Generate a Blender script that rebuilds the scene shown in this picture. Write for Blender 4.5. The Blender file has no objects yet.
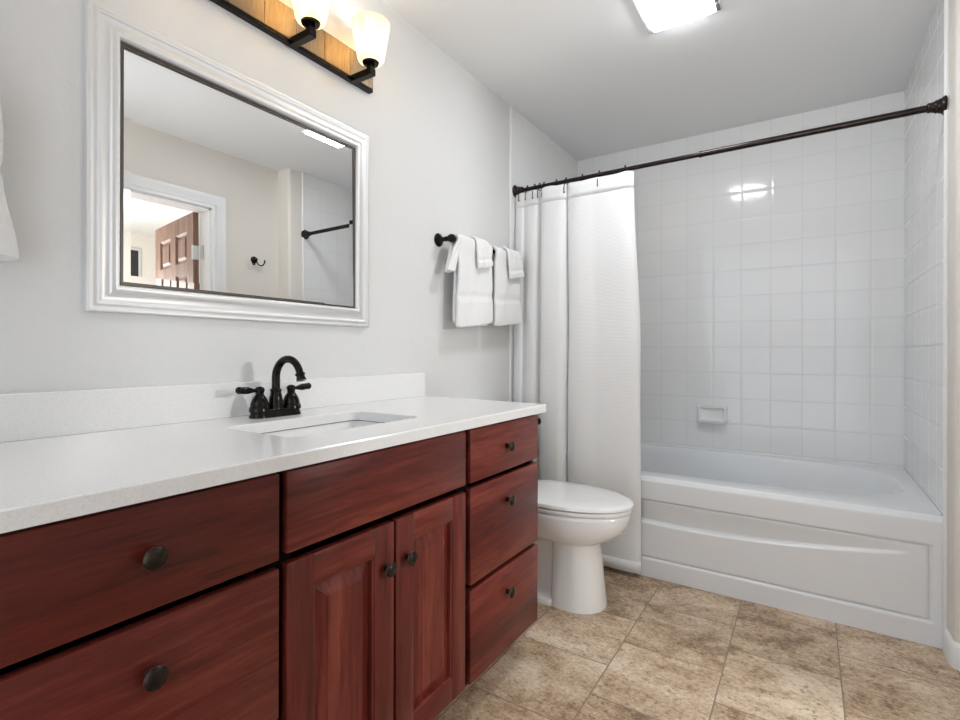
import bpy, bmesh, math, random
from mathutils import Vector, Matrix, noise as mnoise

C = bpy.context.scene.collection
PI = math.pi
random.seed(7)

# ------------------------------------------------------------------ camera
cam_d = bpy.data.cameras.new('camera')
cam = bpy.data.objects.new('camera', cam_d)
C.objects.link(cam)
YAW, ROLL = 0.5733, 0.0025
cam_d.sensor_fit = 'HORIZONTAL'
cam_d.sensor_width = 36.0
cam_d.lens = 508.46 / 960 * 36.0
cam_d.shift_y = -7.4 / 960
cam_d.clip_start = 0.02
cam.matrix_world = (Matrix.Translation((1.3684, 0, 1.0535)) @ Matrix.Rotation(YAW, 4, 'Z')
                    @ Matrix.Rotation(PI / 2, 4, 'X') @ Matrix.Rotation(ROLL, 4, 'Z'))
bpy.context.scene.camera = cam

# ------------------------------------------------------------------ world, lights, exposure
world = bpy.data.worlds.new('world')
bpy.context.scene.world = world
world.use_nodes = True
wbg = world.node_tree.nodes['Background']
wbg.inputs['Color'].default_value = (0.94, 1.0, 1.09, 1)
wbg.inputs['Strength'].default_value = 1.45
LENS_GLOW = 36.0        # ceiling light panel
BULB_GLOW = 25.0
SHADE_GLOW = 0.45
CEIL_FILL_W = 2.3         # added fill beside the camera, aimed up to brighten the ceiling
ROOM_W = 75.0           # lamp of the bedroom beyond the door


def lamp(name, kind, loc, power, size=0.2, color=(1, 1, 1), rot=(0, 0, 0)):
    d = bpy.data.lights.new(name, kind)
    d.energy = power
    d.color = color
    if kind == 'AREA':
        d.size = size
    else:
        d.shadow_soft_size = size
    o = bpy.data.objects.new(name, d)
    C.objects.link(o)
    o.location = loc
    o.rotation_euler = rot
    return o


lamp('bedroom_lamp_light', 'POINT', (3.35, 1.50, 1.45), ROOM_W, 0.12, (0.98, 0.99, 1.0))
ceil_fill = lamp('ceiling_fill_light', 'AREA', (1.36, -0.2, 1.25), CEIL_FILL_W, 0.5, (0.96, 1.0, 1.05))  # unseen fill light, added to lift the ceiling and its bounce
ceil_fill.rotation_euler = Vector((1.32 - 1.36, 1.40 + 0.2, 2.40 - 1.25)).to_track_quat('-Z', 'Y').to_euler()
ceil_fill.data.spread = math.radians(60)
vs = bpy.context.scene.view_settings
vs.view_transform = 'Standard'
vs.look = 'None'
vs.exposure = 0.33
vs.gamma = 1.0
vs.use_curve_mapping = False


# ------------------------------------------------------------------ materials
class NT:
    def __init__(s, name):
        s.m = bpy.data.materials.new(name)
        s.m.use_nodes = True
        s.t = s.m.node_tree
        s.b = s.t.nodes['Principled BSDF']
        s.out = s.t.nodes['Material Output']

    def n(s, typ, **kw):
        nd = s.t.nodes.new(typ)
        for k, v in kw.items():
            if k.startswith('i_'):
                nd.inputs[k[2:].replace('_', ' ')].default_value = v
            else:
                setattr(nd, k, v)
        return nd

    def l(s, a, b):
        s.t.links.new(a, b)

    def set(s, **kw):
        for k, v in kw.items():
            key = k.replace('_', ' ')
            if key == 'Base Color' and len(v) == 3:
                v = (*v, 1)
            s.b.inputs[key].default_value = v
        return s

    def coords(s, scale=(1, 1, 1), kind='Object', loc=(0, 0, 0)):
        tc = s.n('ShaderNodeTexCoord')
        mp = s.n('ShaderNodeMapping')
        mp.inputs['Scale'].default_value = scale
        mp.inputs['Location'].default_value = loc
        s.l(tc.outputs[kind], mp.inputs['Vector'])
        return mp.outputs['Vector']

    def noise(s, vec, scale, detail=4, rough=0.5, dist=0.0):
        nd = s.n('ShaderNodeTexNoise')
        nd.inputs['Scale'].default_value = scale
        nd.inputs['Detail'].default_value = detail
        nd.inputs['Roughness'].default_value = rough
        nd.inputs['Distortion'].default_value = dist
        s.l(vec, nd.inputs['Vector'])
        return nd.outputs['Fac']

    def ramp(s, fac, stops):
        r = s.n('ShaderNodeValToRGB')
        e = r.color_ramp.elements
        while len(e) < len(stops):
            e.new(0.5)
        for el, (p, c) in zip(e, stops):
            el.position = p
            el.color = (*c, 1) if len(c) == 3 else c
        s.l(fac, r.inputs['Fac'])
        return r.outputs['Color']

    def mix(s, fac, a, b, blend='MIX'):
        m = s.n('ShaderNodeMix', data_type='RGBA', blend_type=blend)
        for v, sock in ((fac, m.inputs[0]), (a, m.inputs[6]), (b, m.inputs[7])):
            if hasattr(v, 'is_output'):
                s.l(v, sock)
            elif isinstance(v, (int, float)):
                sock.default_value = v
            else:
                sock.default_value = (*v, 1)
        return m.outputs[2]

    def math(s, op, a, b=0.0, c=0.0):
        m = s.n('ShaderNodeMath', operation=op)
        for v, sock in zip((a, b, c), m.inputs):
            if hasattr(v, 'is_output'):
                s.l(v, sock)
            else:
                sock.default_value = v
        return m.outputs[0]

    def bump(s, h, strength, dist=0.01):
        b = s.n('ShaderNodeBump')
        b.inputs['Strength'].default_value = strength
        b.inputs['Distance'].default_value = dist
        s.l(h, b.inputs['Height'])
        s.l(b.outputs['Normal'], s.b.inputs['Normal'])
        return b

    def color(s, sock):
        s.l(sock, s.b.inputs['Base Color'])


def plain(name, col, rough=0.5, metal=0.0, **kw):
    return NT(name).set(Base_Color=col, Roughness=rough, Metallic=metal, **kw).m


def paint(name, col, bump=0.25, rough=0.55):
    t = NT(name).set(Base_Color=col, Roughness=rough)
    v = t.coords()
    a = t.noise(v, 16, 3, 0.55, 0.6)
    b = t.noise(v, 90, 2)
    h = t.math('ADD', t.math('MULTIPLY', a, 1.0), t.math('MULTIPLY', b, 0.25))
    t.bump(h, bump, 0.006)
    return t.m


def tile_mat(name, ax):
    """glossy square white tiles; ax = which axes are (u, origin, v, origin)"""
    t = NT(name).set(Roughness=0.13)
    tc = t.n('ShaderNodeTexCoord')
    sp = t.n('ShaderNodeSeparateXYZ')
    t.l(tc.outputs['Object'], sp.inputs[0])
    S = 0.1524
    u = t.math('DIVIDE', t.math('SUBTRACT', sp.outputs[ax[0]], ax[1]), S)
    w = t.math('DIVIDE', t.math('SUBTRACT', sp.outputs['Z'], 2.1545), S)

    def edge(c):
        f = t.math('FRACT', t.math('ADD', c, 40.0))
        return t.math('SUBTRACT', 0.5, t.math('ABSOLUTE', t.math('SUBTRACT', f, 0.5)))
    d = t.math('MINIMUM', edge(u), edge(w))           # 0 in the grout, .5 at tile centre
    g = t.n('ShaderNodeMapRange', interpolation_type='SMOOTHSTEP')
    g.inputs['From Min'].default_value = 0.006
    g.inputs['From Max'].default_value = 0.022
    t.l(d, g.inputs['Value'])
    cid = t.n('ShaderNodeCombineXYZ')
    t.l(t.math('FLOOR', t.math('ADD', u, 40)), cid.inputs[0])
    t.l(t.math('FLOOR', t.math('ADD', w, 40)), cid.inputs[1])
    wn = t.n('ShaderNodeTexWhiteNoise', noise_dimensions='3D')
    t.l(cid.outputs[0], wn.inputs['Vector'])
    col = t.mix(wn.outputs['Value'], (0.845, 0.845, 0.835), (0.865, 0.865, 0.855))
    t.color(t.mix(g.outputs[0], (0.74, 0.74, 0.725), col))
    t.l(t.math('MULTIPLY_ADD', g.outputs[0], -0.45, 0.55), t.b.inputs['Roughness'])
    wav = t.noise(t.coords(), 9, 1)
    pil = t.n('ShaderNodeMapRange', interpolation_type='SMOOTHSTEP')
    pil.inputs['From Min'].default_value = 0.0
    pil.inputs['From Max'].default_value = 0.09
    t.l(d, pil.inputs['Value'])
    h = t.math('ADD', t.math('MULTIPLY', pil.outputs[0], 0.3), t.math('MULTIPLY', wav, 0.35))
    t.bump(h, 0.35, 0.004)
    return t.m


def wood_mat(name, grain, dark, mid, light, off=0.0):
    """grain 'y' horizontal along the cabinet, 'z' vertical"""
    t = NT(name).set(Roughness=0.33)
    st = {'y': (9, 0.7, 9), 'z': (9, 9, 0.7), 'x': (0.7, 9, 9)}[grain]
    oi = t.n('ShaderNodeObjectInfo')
    vec = t.coords(st, loc=(off, off * 1.7, off * 0.6))
    add = t.n('ShaderNodeVectorMath', operation='ADD')
    sc = t.n('ShaderNodeVectorMath', operation='SCALE')
    cx = t.n('ShaderNodeCombineXYZ')
    for i in range(3):
        t.l(oi.outputs['Random'], cx.inputs[i])
    t.l(cx.outputs[0], sc.inputs[0])
    sc.inputs['Scale'].default_value = 37.0
    t.l(vec, add.inputs[0])
    t.l(sc.outputs[0], add.inputs[1])
    v2 = add.outputs[0]
    big = t.noise(v2, 0.75, 4, 0.6, 1.2)
    fine = t.noise(v2, 9.0, 6, 0.72, 0.4)
    pores = t.noise(v2, 30.0, 2, 0.5)
    f = t.math('ADD', t.math('MULTIPLY', big, 0.60), t.math('MULTIPLY', fine, 0.40))
    knots = t.noise(v2, 2.2, 2, 0.5, 2.5)
    f = t.math('SUBTRACT', f, t.math('MULTIPLY', t.math('SMOOTH_MAX', t.math('SUBTRACT', knots, 0.55), 0.0, 0.05), 0.45))
    col = t.ramp(f, [(0.33, dark), (0.50, mid), (0.67, light)])
    t.color(t.mix(t.math('MULTIPLY', t.math('GREATER_THAN', pores, 0.63), 0.18), col, dark))
    t.bump(fine, 0.05, 0.002)
    t.set(Coat_Weight=0.0)
    t.b.inputs['Specular IOR Level'].default_value = 0.3
    return t.m


def stone_floor():
    t = NT('travertine_tile').set(Roughness=0.42)
    tc = t.n('ShaderNodeTexCoord')
    sp = t.n('ShaderNodeSeparateXYZ')
    t.l(tc.outputs['Object'], sp.inputs[0])
    px, py = 0.328, 0.336
    u = t.math('ADD', t.math('DIVIDE', t.math('SUBTRACT', sp.outputs['X'], 0.804), px), 20)
    col_i = t.math('FLOOR', u)
    odd = t.math('MODULO', col_i, 2.0)
    w = t.math('ADD', t.math('DIVIDE', t.math('SUBTRACT', sp.outputs['Y'], 1.675), py), 20.5)
    w = t.math('SUBTRACT', w, t.math('MULTIPLY', odd, 0.5))
    row_i = t.math('FLOOR', w)

    def edge(c):
        f = t.math('FRACT', c)
        return t.math('SUBTRACT', 0.5, t.math('ABSOLUTE', t.math('SUBTRACT', f, 0.5)))
    d = t.math('MINIMUM', edge(u), edge(w))
    g = t.n('ShaderNodeMapRange', interpolation_type='SMOOTHSTEP')
    g.inputs['From Min'].default_value = 0.004
    g.inputs['From Max'].default_value = 0.009
    t.l(d, g.inputs['Value'])
    cid = t.n('ShaderNodeCombineXYZ')
    t.l(col_i, cid.inputs[0])
    t.l(row_i, cid.inputs[1])
    wn = t.n('ShaderNodeTexWhiteNoise', noise_dimensions='3D')
    t.l(cid.outputs[0], wn.inputs['Vector'])
    off = t.n('ShaderNodeVectorMath', operation='SCALE')
    off.inputs['Scale'].default_value = 9.0
    t.l(wn.outputs['Color'], off.inputs[0])
    add = t.n('ShaderNodeVectorMath', operation='ADD')
    t.l(tc.outputs['Object'], add.inputs[0])
    t.l(off.outputs[0], add.inputs[1])
    mp = t.n('ShaderNodeMapping')
    mp.inputs['Scale'].default_value = (1.0, 1.3, 1.0)
    mp.inputs['Rotation'].default_value = (0, 0, 0.3)
    t.l(add.outputs[0], mp.inputs['Vector'])
    v = mp.outputs['Vector']
    big = t.noise(v, 5.0, 3, 0.55, 0.8)
    med = t.noise(v, 30.0, 6, 0.8, 0.4)
    fin = t.noise(v, 75.0, 5, 0.8)
    f = t.math('ADD', t.math('MULTIPLY', big, 0.55), t.math('MULTIPLY', med, 0.45))
    f = t.math('ADD', f, t.math('MULTIPLY', t.math('SUBTRACT', fin, 0.5), 0.62))
    f = t.math('ADD', f, t.math('MULTIPLY', t.math('SUBTRACT', wn.outputs['Value'], 0.5), 0.10))
    col = t.ramp(f, [(0.36, (0.22, 0.138, 0.08)), (0.455, (0.45, 0.315, 0.20)),
                     (0.545, (0.60, 0.455, 0.315)), (0.655, (0.76, 0.635, 0.485))])
    pit = t.ramp(t.math('ADD', t.math('MULTIPLY', fin, 0.6), t.math('MULTIPLY', med, 0.4)),
                 [(0.40, (1, 1, 1)), (0.43, (0, 0, 0))])
    col = t.mix(t.math('MULTIPLY', pit, 0.9), col, (0.13, 0.088, 0.058))
    t.color(t.mix(g.outputs[0], (0.27, 0.20, 0.14), col))
    h = t.math('ADD', t.math('MULTIPLY', g.outputs[0], 0.6), t.math('MULTIPLY', fin, 0.25))
    t.bump(h, 0.35, 0.003)
    return t.m


def quartz():
    t = NT('white_quartz').set(Roughness=0.2)
    v = t.coords()
    sp1 = t.noise(v, 380, 2, 0.5)
    sp2 = t.noise(v, 420, 1, 0.5)
    col = t.ramp(sp1, [(0.30, (0.75, 0.747, 0.74)), (0.45, (0.815, 0.815, 0.81)), (0.62, (0.835, 0.835, 0.83))])
    dk = t.ramp(sp2, [(0.24, (1, 1, 1)), (0.28, (0, 0, 0))])
    t.color(t.mix(t.math('MULTIPLY', dk, 0.35), col, (0.5, 0.49, 0.47)))
    return t.m


def fabric(name, col, kind):
    t = NT(name).set(Base_Color=col, Roughness=0.95)
    t.b.inputs['Sheen Weight'].default_value = 0.25
    v = t.coords()
    if kind == 'terry':
        a = t.noise(v, 260, 2, 0.6)
        b = t.noise(v, 60, 2, 0.5)
        t.bump(t.math('ADD', a, t.math('MULTIPLY', b, 0.6)), 0.7, 0.004)
    else:
        w = t.n('ShaderNodeTexWave', wave_type='BANDS', bands_direction='Z')
        w.inputs['Scale'].default_value = 48
        w.inputs['Distortion'].default_value = 2.5
        w.inputs['Detail'].default_value = 2
        w.inputs['Detail Scale'].default_value = 3
        t.l(v, w.inputs['Vector'])
        a = t.noise(t.coords((1, 1, 3)), 70, 3, 0.6)
        t.bump(t.math('ADD', t.math('MULTIPLY', w.outputs['Fac'], 0.6), a), 0.35, 0.003)
    return t.m


def bronze(name, col=(0.018, 0.014, 0.012), rough=0.28, edge=None):
    t = NT(name).set(Metallic=0.75, Roughness=rough)
    n = t.noise(t.coords(), 35, 3)
    t.color(t.ramp(n, [(0.35, col), (0.75, edge or tuple(c * 1.8 for c in col))]))
    return t.m


M = {}
M['wall'] = paint('grey_white_paint', (0.70, 0.70, 0.692))
M['cream'] = paint('cream_paint', (0.77, 0.725, 0.66), 0.15)
M['ceiling'] = paint('ceiling_paint', (0.83, 0.83, 0.825), 0.12, 0.7)
M['white_trim'] = plain('white_trim_paint', (0.82, 0.82, 0.81), 0.35)
M['tile_back'] = tile_mat('white_tile_back', ('X', 0.4252))
M['tile_side'] = tile_mat('white_tile_side', ('Y', 2.418))
M['floor'] = stone_floor()
M['quartz'] = quartz()
M['porcelain'] = plain('white_porcelain', (0.83, 0.83, 0.82), 0.09, Coat_Weight=0.3, Coat_Roughness=0.05)
M['acrylic'] = plain('white_tub_acrylic', (0.785, 0.80, 0.81), 0.2)
M['bronze'] = bronze('oil_rubbed_bronze', (0.010, 0.008, 0.007), 0.2)
M['bronze_knob'] = bronze('bronze_knob', (0.018, 0.015, 0.013), 0.3, (0.045, 0.034, 0.025))
M['copper_rim'] = plain('worn_copper_rim', (0.32, 0.16, 0.09), 0.35, 0.9)
M['rod'] = bronze('rod_bronze', (0.02, 0.015, 0.013), 0.25)
M['terry'] = fabric('white_terry', (0.84, 0.84, 0.835), 'terry')
M['curtain'] = fabric('white_waffle_cloth', (0.85, 0.85, 0.845), 'weave')
M['chrome'] = plain('chrome', (0.8, 0.8, 0.8), 0.12, 1.0)
M['mirror'] = plain('mirror_silvering', (0.85, 0.855, 0.85), 0.0, 1.0)
M['silver'] = plain('silver_frame', (0.72, 0.72, 0.715), 0.38, 0.55)
M['liner'] = plain('dark_frame_liner', (0.10, 0.085, 0.075), 0.35, 0.4)
M['gap'] = plain('cabinet_gap_shade', (0.006, 0.004, 0.004), 0.9, Specular_IOR_Level=0.05)  # near-black colour holds the shade in the gaps between cabinet fronts
M['rubber'] = plain('dark_rubber', (0.02, 0.02, 0.02), 0.6)
WD, WM_, WL = (0.050, 0.008, 0.0058), (0.130, 0.0205, 0.0135), (0.25, 0.057, 0.037)
M['wood_y'] = wood_mat('cherry_stain_horizontal', 'y', WD, WM_, WL)
M['wood_z'] = wood_mat('cherry_stain_vertical', 'z', WD, WM_, WL, 3.0)
M['door_wood'] = wood_mat('brown_door_wood', 'z', (0.13, 0.07, 0.05), (0.24, 0.14, 0.10), (0.34, 0.21, 0.16), 5.0)
M['door_wood'].node_tree.nodes['Principled BSDF'].inputs['Roughness'].default_value = 0.6
M['carpet'] = plain('bedroom_carpet', (0.55, 0.5, 0.43), 0.95)


def brass_plate():
    t = NT('bronze_light_plate').set(Metallic=0.8, Roughness=0.33)
    n = t.noise(t.coords((1, 6, 1)), 20, 3)
    t.color(t.ramp(n, [(0.3, (0.22, 0.16, 0.10)), (0.7, (0.31, 0.235, 0.155))]))
    return t.m


M['plate'] = brass_plate()


def shade_glass():
    t = NT('alabaster_lamp_glass')
    v = t.coords((1, 1, 0.35))
    n = t.noise(v, 30, 4, 0.6, 1.0)
    col = t.ramp(n, [(0.3, (0.70, 0.55, 0.33)), (0.7, (0.79, 0.69, 0.50))])
    tr = t.n('ShaderNodeBsdfTranslucent')
    df = t.n('ShaderNodeBsdfDiffuse')
    t.l(col, tr.inputs['Color'])
    t.l(col, df.inputs['Color'])
    em = t.n('ShaderNodeEmission')
    t.l(col, em.inputs['Color'])
    em.inputs['Strength'].default_value = SHADE_GLOW
    m1 = t.n('ShaderNodeMixShader')
    m1.inputs[0].default_value = 0.35
    t.l(tr.outputs[0], m1.inputs[1])
    t.l(df.outputs[0], m1.inputs[2])
    ad = t.n('ShaderNodeAddShader')
    t.l(m1.outputs[0], ad.inputs[0])
    t.l(em.outputs[0], ad.inputs[1])
    t.l(ad.outputs[0], t.out.inputs['Surface'])
    return t.m


def glow(name, col, strength):
    t = NT(name)
    e = t.n('ShaderNodeEmission')
    e.inputs['Color'].default_value = (*col, 1)
    e.inputs['Strength'].default_value = strength
    t.l(e.outputs[0], t.out.inputs['Surface'])
    return t.m


M['shade'] = shade_glass()
M['bulb'] = glow('lit_bulb', (1, 0.985, 0.95), BULB_GLOW)
M['lens'] = glow('lit_light_panel', (0.96, 1.0, 1.06), LENS_GLOW)


# ------------------------------------------------------------------ object helpers
def obj(name, bm, mat, parent=None, smooth=None):
    """link a bmesh given in world coordinates as one mesh object"""
    bmesh.ops.recalc_face_normals(bm, faces=bm.faces)
    me = bpy.data.meshes.new(name)
    if parent is not None:
        bm.transform(parent_world(parent).inverted())
    bm.to_mesh(me)
    bm.free()
    mats = mat if isinstance(mat, (list, tuple)) else [mat]
    for m_ in mats:
        me.materials.append(M[m_] if isinstance(m_, str) else m_)
    if smooth is not None:
        for p in me.polygons:
            p.use_smooth = True
        me.set_sharp_from_angle(angle=math.radians(smooth))
    o = bpy.data.objects.new(name, me)
    C.objects.link(o)
    if parent is not None:
        o.parent = parent
    return o


def parent_world(o):
    m = o.matrix_basis.copy()
    while o.parent:
        o = o.parent
        m = o.matrix_basis @ m
    return m


def tag(o, label, cat, group=None, kind=None):
    if label:
        o['label'] = label
    if cat:
        o['category'] = cat
    if group:
        o['group'] = group
    if kind:
        o['kind'] = kind
    return o


def thing(name, label, cat, loc=(0, 0, 0), group=None, rotz=0):
    o = bpy.data.objects.new(name, None)
    o.empty_display_size = 0.05
    C.objects.link(o)
    o.location = loc
    o.rotation_euler = (0, 0, rotz)
    return tag(o, label, cat, group)


def struct(name, bm, mat, label, cat, smooth=None):
    return tag(obj(name, bm, mat, None, smooth), label, cat, None, 'structure')


def dup(root, loc, label=None, group=None, name=None):
    def cp(o, par):
        c = o.copy()
        C.objects.link(c)
        if par:
            c.parent = par
        for ch in o.children:
            cp(ch, c)
        return c
    r = cp(root, None)
    r.location = loc
    if label:
        r['label'] = label
    return r


def box(bm, x0, x1, y0, y1, z0, z1, bev=0.0, seg=2, mi=0):
    vs_ = [bm.verts.new(p) for p in ((x0, y0, z0), (x1, y0, z0), (x1, y1, z0), (x0, y1, z0),
                                     (x0, y0, z1), (x1, y0, z1), (x1, y1, z1), (x0, y1, z1))]
    fs = [bm.faces.new([vs_[i] for i in f]) for f in
          ((0, 3, 2, 1), (4, 5, 6, 7), (0, 1, 5, 4), (1, 2, 6, 5), (2, 3, 7, 6), (3, 0, 4, 7))]
    for f in fs:
        f.material_index = mi
    if bev:
        es = list({e for f in fs for e in f.edges})
        r = bmesh.ops.bevel(bm, geom=es, offset=bev, segments=seg, profile=0.5, affect='EDGES')
        for f in r['faces']:
            f.material_index = mi
    return bm


def frame_of(d):
    d = Vector(d).normalized()
    up = Vector((0, 0, 1)) if abs(d.z) < 0.95 else Vector((1, 0, 0))
    a = d.cross(up).normalized()
    return d, a, d.cross(a).normalized()


def lathe(bm, base, axis, prof, seg=28, cap=True, mi=0):
    """prof: (distance along axis, radius)"""
    d, a, b = frame_of(axis)
    base = Vector(base)
    rings = []
    for t, r in prof:
        c = base + d * t
        if r < 1e-6:
            rings.append([bm.verts.new(c)])
        else:
            rings.append([bm.verts.new(c + (a * math.cos(2 * PI * i / seg) + b * math.sin(2 * PI * i / seg)) * r)
                          for i in range(seg)])
    for p, q in zip(rings, rings[1:]):
        for i in range(seg):
            j = (i + 1) % seg
            if len(p) == 1 and len(q) == 1:
                continue
            if len(p) == 1:
                f = bm.faces.new((p[0], q[i], q[j]))
            elif len(q) == 1:
                f = bm.faces.new((p[i], p[j], q[0]))
            else:
                f = bm.faces.new((p[i], p[j], q[j], q[i]))
            f.material_index = mi
    if cap:
        for ring in (rings[0], rings[-1]):
            if len(ring) > 2:
                bm.faces.new(ring).material_index = mi
    return bm


def sweep(bm, pts, rad, seg=16, cap=True):
    pts = [Vector(p) for p in pts]
    n = len(pts)
    rads = rad if isinstance(rad, (list, tuple)) else [rad] * n
    tang = [(pts[min(i + 1, n - 1)] - pts[max(i - 1, 0)]).normalized() for i in range(n)]
    _, a, _b = frame_of(tang[0])
    rings = []
    for p, t, r in zip(pts, tang, rads):
        a = (a - t * a.dot(t)).normalized()
        b = t.cross(a)
        rings.append([bm.verts.new(p + (a * math.cos(2 * PI * i / seg) + b * math.sin(2 * PI * i / seg)) * r)
                      for i in range(seg)])
    for p, q in zip(rings, rings[1:]):
        for i in range(seg):
            j = (i + 1) % seg
            bm.faces.new((p[i], p[j], q[j], q[i]))
    if cap:
        bm.faces.new(rings[0])
        bm.faces.new(rings[-1])
    return bm


def loft(bm, rings, closed=True, cap0=False, cap1=False):
    R = [[bm.verts.new(p) for p in r] for r in rings]
    n = len(R[0])
    for p, q in zip(R, R[1:]):
        for i in range(n if closed else n - 1):
            j = (i + 1) % n
            bm.faces.new((p[i], p[j], q[j], q[i]))
    if cap0:
        bm.faces.new(R[0])
    if cap1:
        bm.faces.new(R[-1])
    return bm


def B():
    return bmesh.new()


def catmull(cp, n):
    """sample a polyline of tuples smoothly, n samples per span"""
    out = []
    P = [cp[0]] + list(cp) + [cp[-1]]
    for i in range(1, len(P) - 2):
        for k in range(n):
            t = k / n
            out.append(tuple(0.5 * (2 * b + (c - a) * t + (2 * a - 5 * b + 4 * c - d) * t * t
                                    + (-a + 3 * b - 3 * c + d) * t ** 3)
                             for a, b, c, d in zip(P[i - 1], P[i], P[i + 1], P[i + 2])))
    out.append(tuple(cp[-1]))
    return out


# ------------------------------------------------------------------ room shell
H = 2.396
W = 1.78            # right side of the tub alcove
XD = 1.908           # door wall
YT = 2.412          # front edge of the alcove tiles
YB = 3.3585         # back wall
YF = -1.3           # room stays open behind the camera
JOG = 2.295
DY0, DY1, DZ = 1.060, 1.800, 2.005     # door opening

bm = B(); box(bm, -0.12, XD + 0.12, YF, YB + 0.1, -0.06, 0)
struct('floor', bm, 'floor', 'beige brown travertine-look floor tiles in staggered rows', 'floor')
bm = B(); box(bm, -0.12, XD + 0.12, YF, YB + 0.1, H, H + 0.06)
struct('ceiling', bm, 'ceiling', 'flat white painted ceiling', 'ceiling')
bm = B(); box(bm, -0.12, 0, YF, YB, 0, H)
struct('wall_left', bm, 'wall', 'grey-white textured wall behind the vanity and mirror', 'wall')
bm = B(); box(bm, -0.12, XD + 0.12, YB, YB + 0.1, 0, H)
struct('wall_back', bm, 'tile_back', 'glossy white square tiled wall behind the tub', 'wall')
bm = B()
box(bm, 0.0, 0.008, YT, YB, 0.0, H)
struct('wall_alcove_left', bm, 'tile_side', 'tiled end wall of the tub alcove behind the curtain', 'wall')
bm = B()
box(bm, W, XD + 0.12, YT, YB, 0.0, H)
struct('wall_alcove_right', bm, 'tile_side', 'tiled end wall of the tub alcove under the rod flange', 'wall')
# cream bullnose pier beside the tub
bm = B()
ring = [(W + 0.003, YT), (W + 0.003, JOG + 0.02)]
for k in range(1, 7):
    a = k / 6 * PI / 2
    ring.append((W + 0.003 + 0.02 * (1 - math.cos(a)), JOG + 0.02 - 0.02 * math.sin(a)))
ring += [(XD + 0.12, JOG), (XD + 0.12, YT)]
loft(bm, [[(x, y, z) for x, y in ring] for z in (0, H)], True, True, True)
struct('wall_pier_right', bm, 'cream', 'cream bullnose wall end between tub tiles and door wall', 'wall', 40)
bm = B()
box(bm, XD, XD + 0.12, YF, DY0, 0, H)
box(bm, XD, XD + 0.12, DY1, JOG, 0, H)
box(bm, XD, XD + 0.12, DY0, DY1, DZ, H)
struct('wall_right', bm, 'cream', 'cream painted wall with the bathroom doorway, seen in the mirror', 'wall')

# white tile edging strips
for i, (x, lab) in enumerate(((0.0055, 'thin white tile edging on the left wall beside the curtain'),
                              (W - 0.0015, 'thin white tile edging on the right wall by the rod end'))):
    bm = B()
    lathe(bm, (x, YT - 0.002, 0.0), (0, 0, 1), [(0.0, 0.0075), (H, 0.0075)], 12)
    struct('trim_%d' % (i + 1), bm, 'white_trim', lab, 'trim', 40)

# baseboard running round the pier
bm = B()
prof = [(0.0, 0.0), (0.013, 0.0), (0.013, 0.07), (0.009, 0.08), (0.003, 0.085), (0.0, 0.085)]
x0 = W + 0.003
path = [((x0, YT - 0.006), (0.25, 1)), ((x0, YT - 0.010), (-1, 0.5)), ((x0, YT - 0.02), (-1, 0.0))]
path += [((x0, JOG + 0.02), (-1, 0))]
for k in range(1, 6):
    a = k / 5 * PI / 2
    path.append(((x0 + 0.02 * (1 - math.cos(a)), JOG + 0.02 - 0.02 * math.sin(a)), (-math.cos(a), -math.sin(a))))
path += [((XD - 0.013, JOG), (0, -1)), ((XD - 0.0131, JOG - 0.0131), (0, 0)), ((XD, JOG - 0.014), (-1, 0)), ((XD, DY1 + 0.09), (-1, 0))]
rings = []
for (px_, py_), (nx, ny) in path:
    L = math.hypot(nx, ny) or 1
    rings.append([(px_ + nx / L * d, py_ + ny / L * d, z) for d, z in prof])
loft(bm, rings, True, True, True)
struct('baseboard_right', bm, 'white_trim', 'white bullnose baseboard wrapping the cream wall end by the tub', 'baseboard', 35)

# door casing, jamb
bm = B()
cw = 0.088


def casing_profile(t):
    return [(0, 0), (0, 0.012), (0.006, 0.016), (0.02, 0.016), (0.03, 0.010), (0.06, 0.012), (0.078, 0.020), (cw, 0.020), (cw, 0)]


def casing(bm, xw, sgn):
    prof = casing_profile(0)
    rings = []
    for (y, z, my, mz) in ((DY1, 0, 1, 0), (DY1, DZ, 1, 1), (DY0, DZ, -1, 1), (DY0, 0, -1, 0)):
        rings.append([(xw + sgn * h, y + my * d, z + mz * d) for d, h in prof])
    loft(bm, rings, True, True, True)


casing(bm, XD, -1)
casing(bm, XD + 0.12, 1)
box(bm, XD, XD + 0.12, DY1 - 0.012, DY1, 0, DZ)
box(bm, XD, XD + 0.12, DY0, DY0 + 0.012, 0, DZ)
box(bm, XD, XD + 0.12, DY0, DY1, DZ - 0.012, DZ)
struct('trim_3', bm, 'white_trim', 'white door casing and jamb reflected in the mirror', 'door frame', 30)

# bedroom beyond the doorway
X2 = XD + 0.12
bm = B(); box(bm, X2, 4.95, -0.6, 3.9, -0.06, 0.0)
struct('floor_bedroom', bm, 'carpet', 'beige bedroom floor beyond the doorway', 'floor')
bm = B(); box(bm, X2, 4.95, -0.6, 3.9, H, H + 0.06)
struct('ceiling_bedroom', bm, 'ceiling', 'white bedroom ceiling seen through the mirrored doorway', 'ceiling')
bm = B(); box(bm, 4.80, 4.92, -0.6, 3.9, 0, H)
struct('wall_far', bm, 'cream', 'cream bedroom wall seen through the mirrored doorway', 'wall')
bm = B(); box(bm, X2, 4.95, 3.8, 3.9, 0, H)
struct('wall_bedroom_side', bm, 'cream', 'cream bedroom side wall beyond the tub alcove', 'wall')
bm = B(); box(bm, X2, 4.95, -0.7, -0.6, 0, H)
struct('wall_bedroom_front', bm, 'cream', 'cream bedroom wall on the near side', 'wall')

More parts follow.
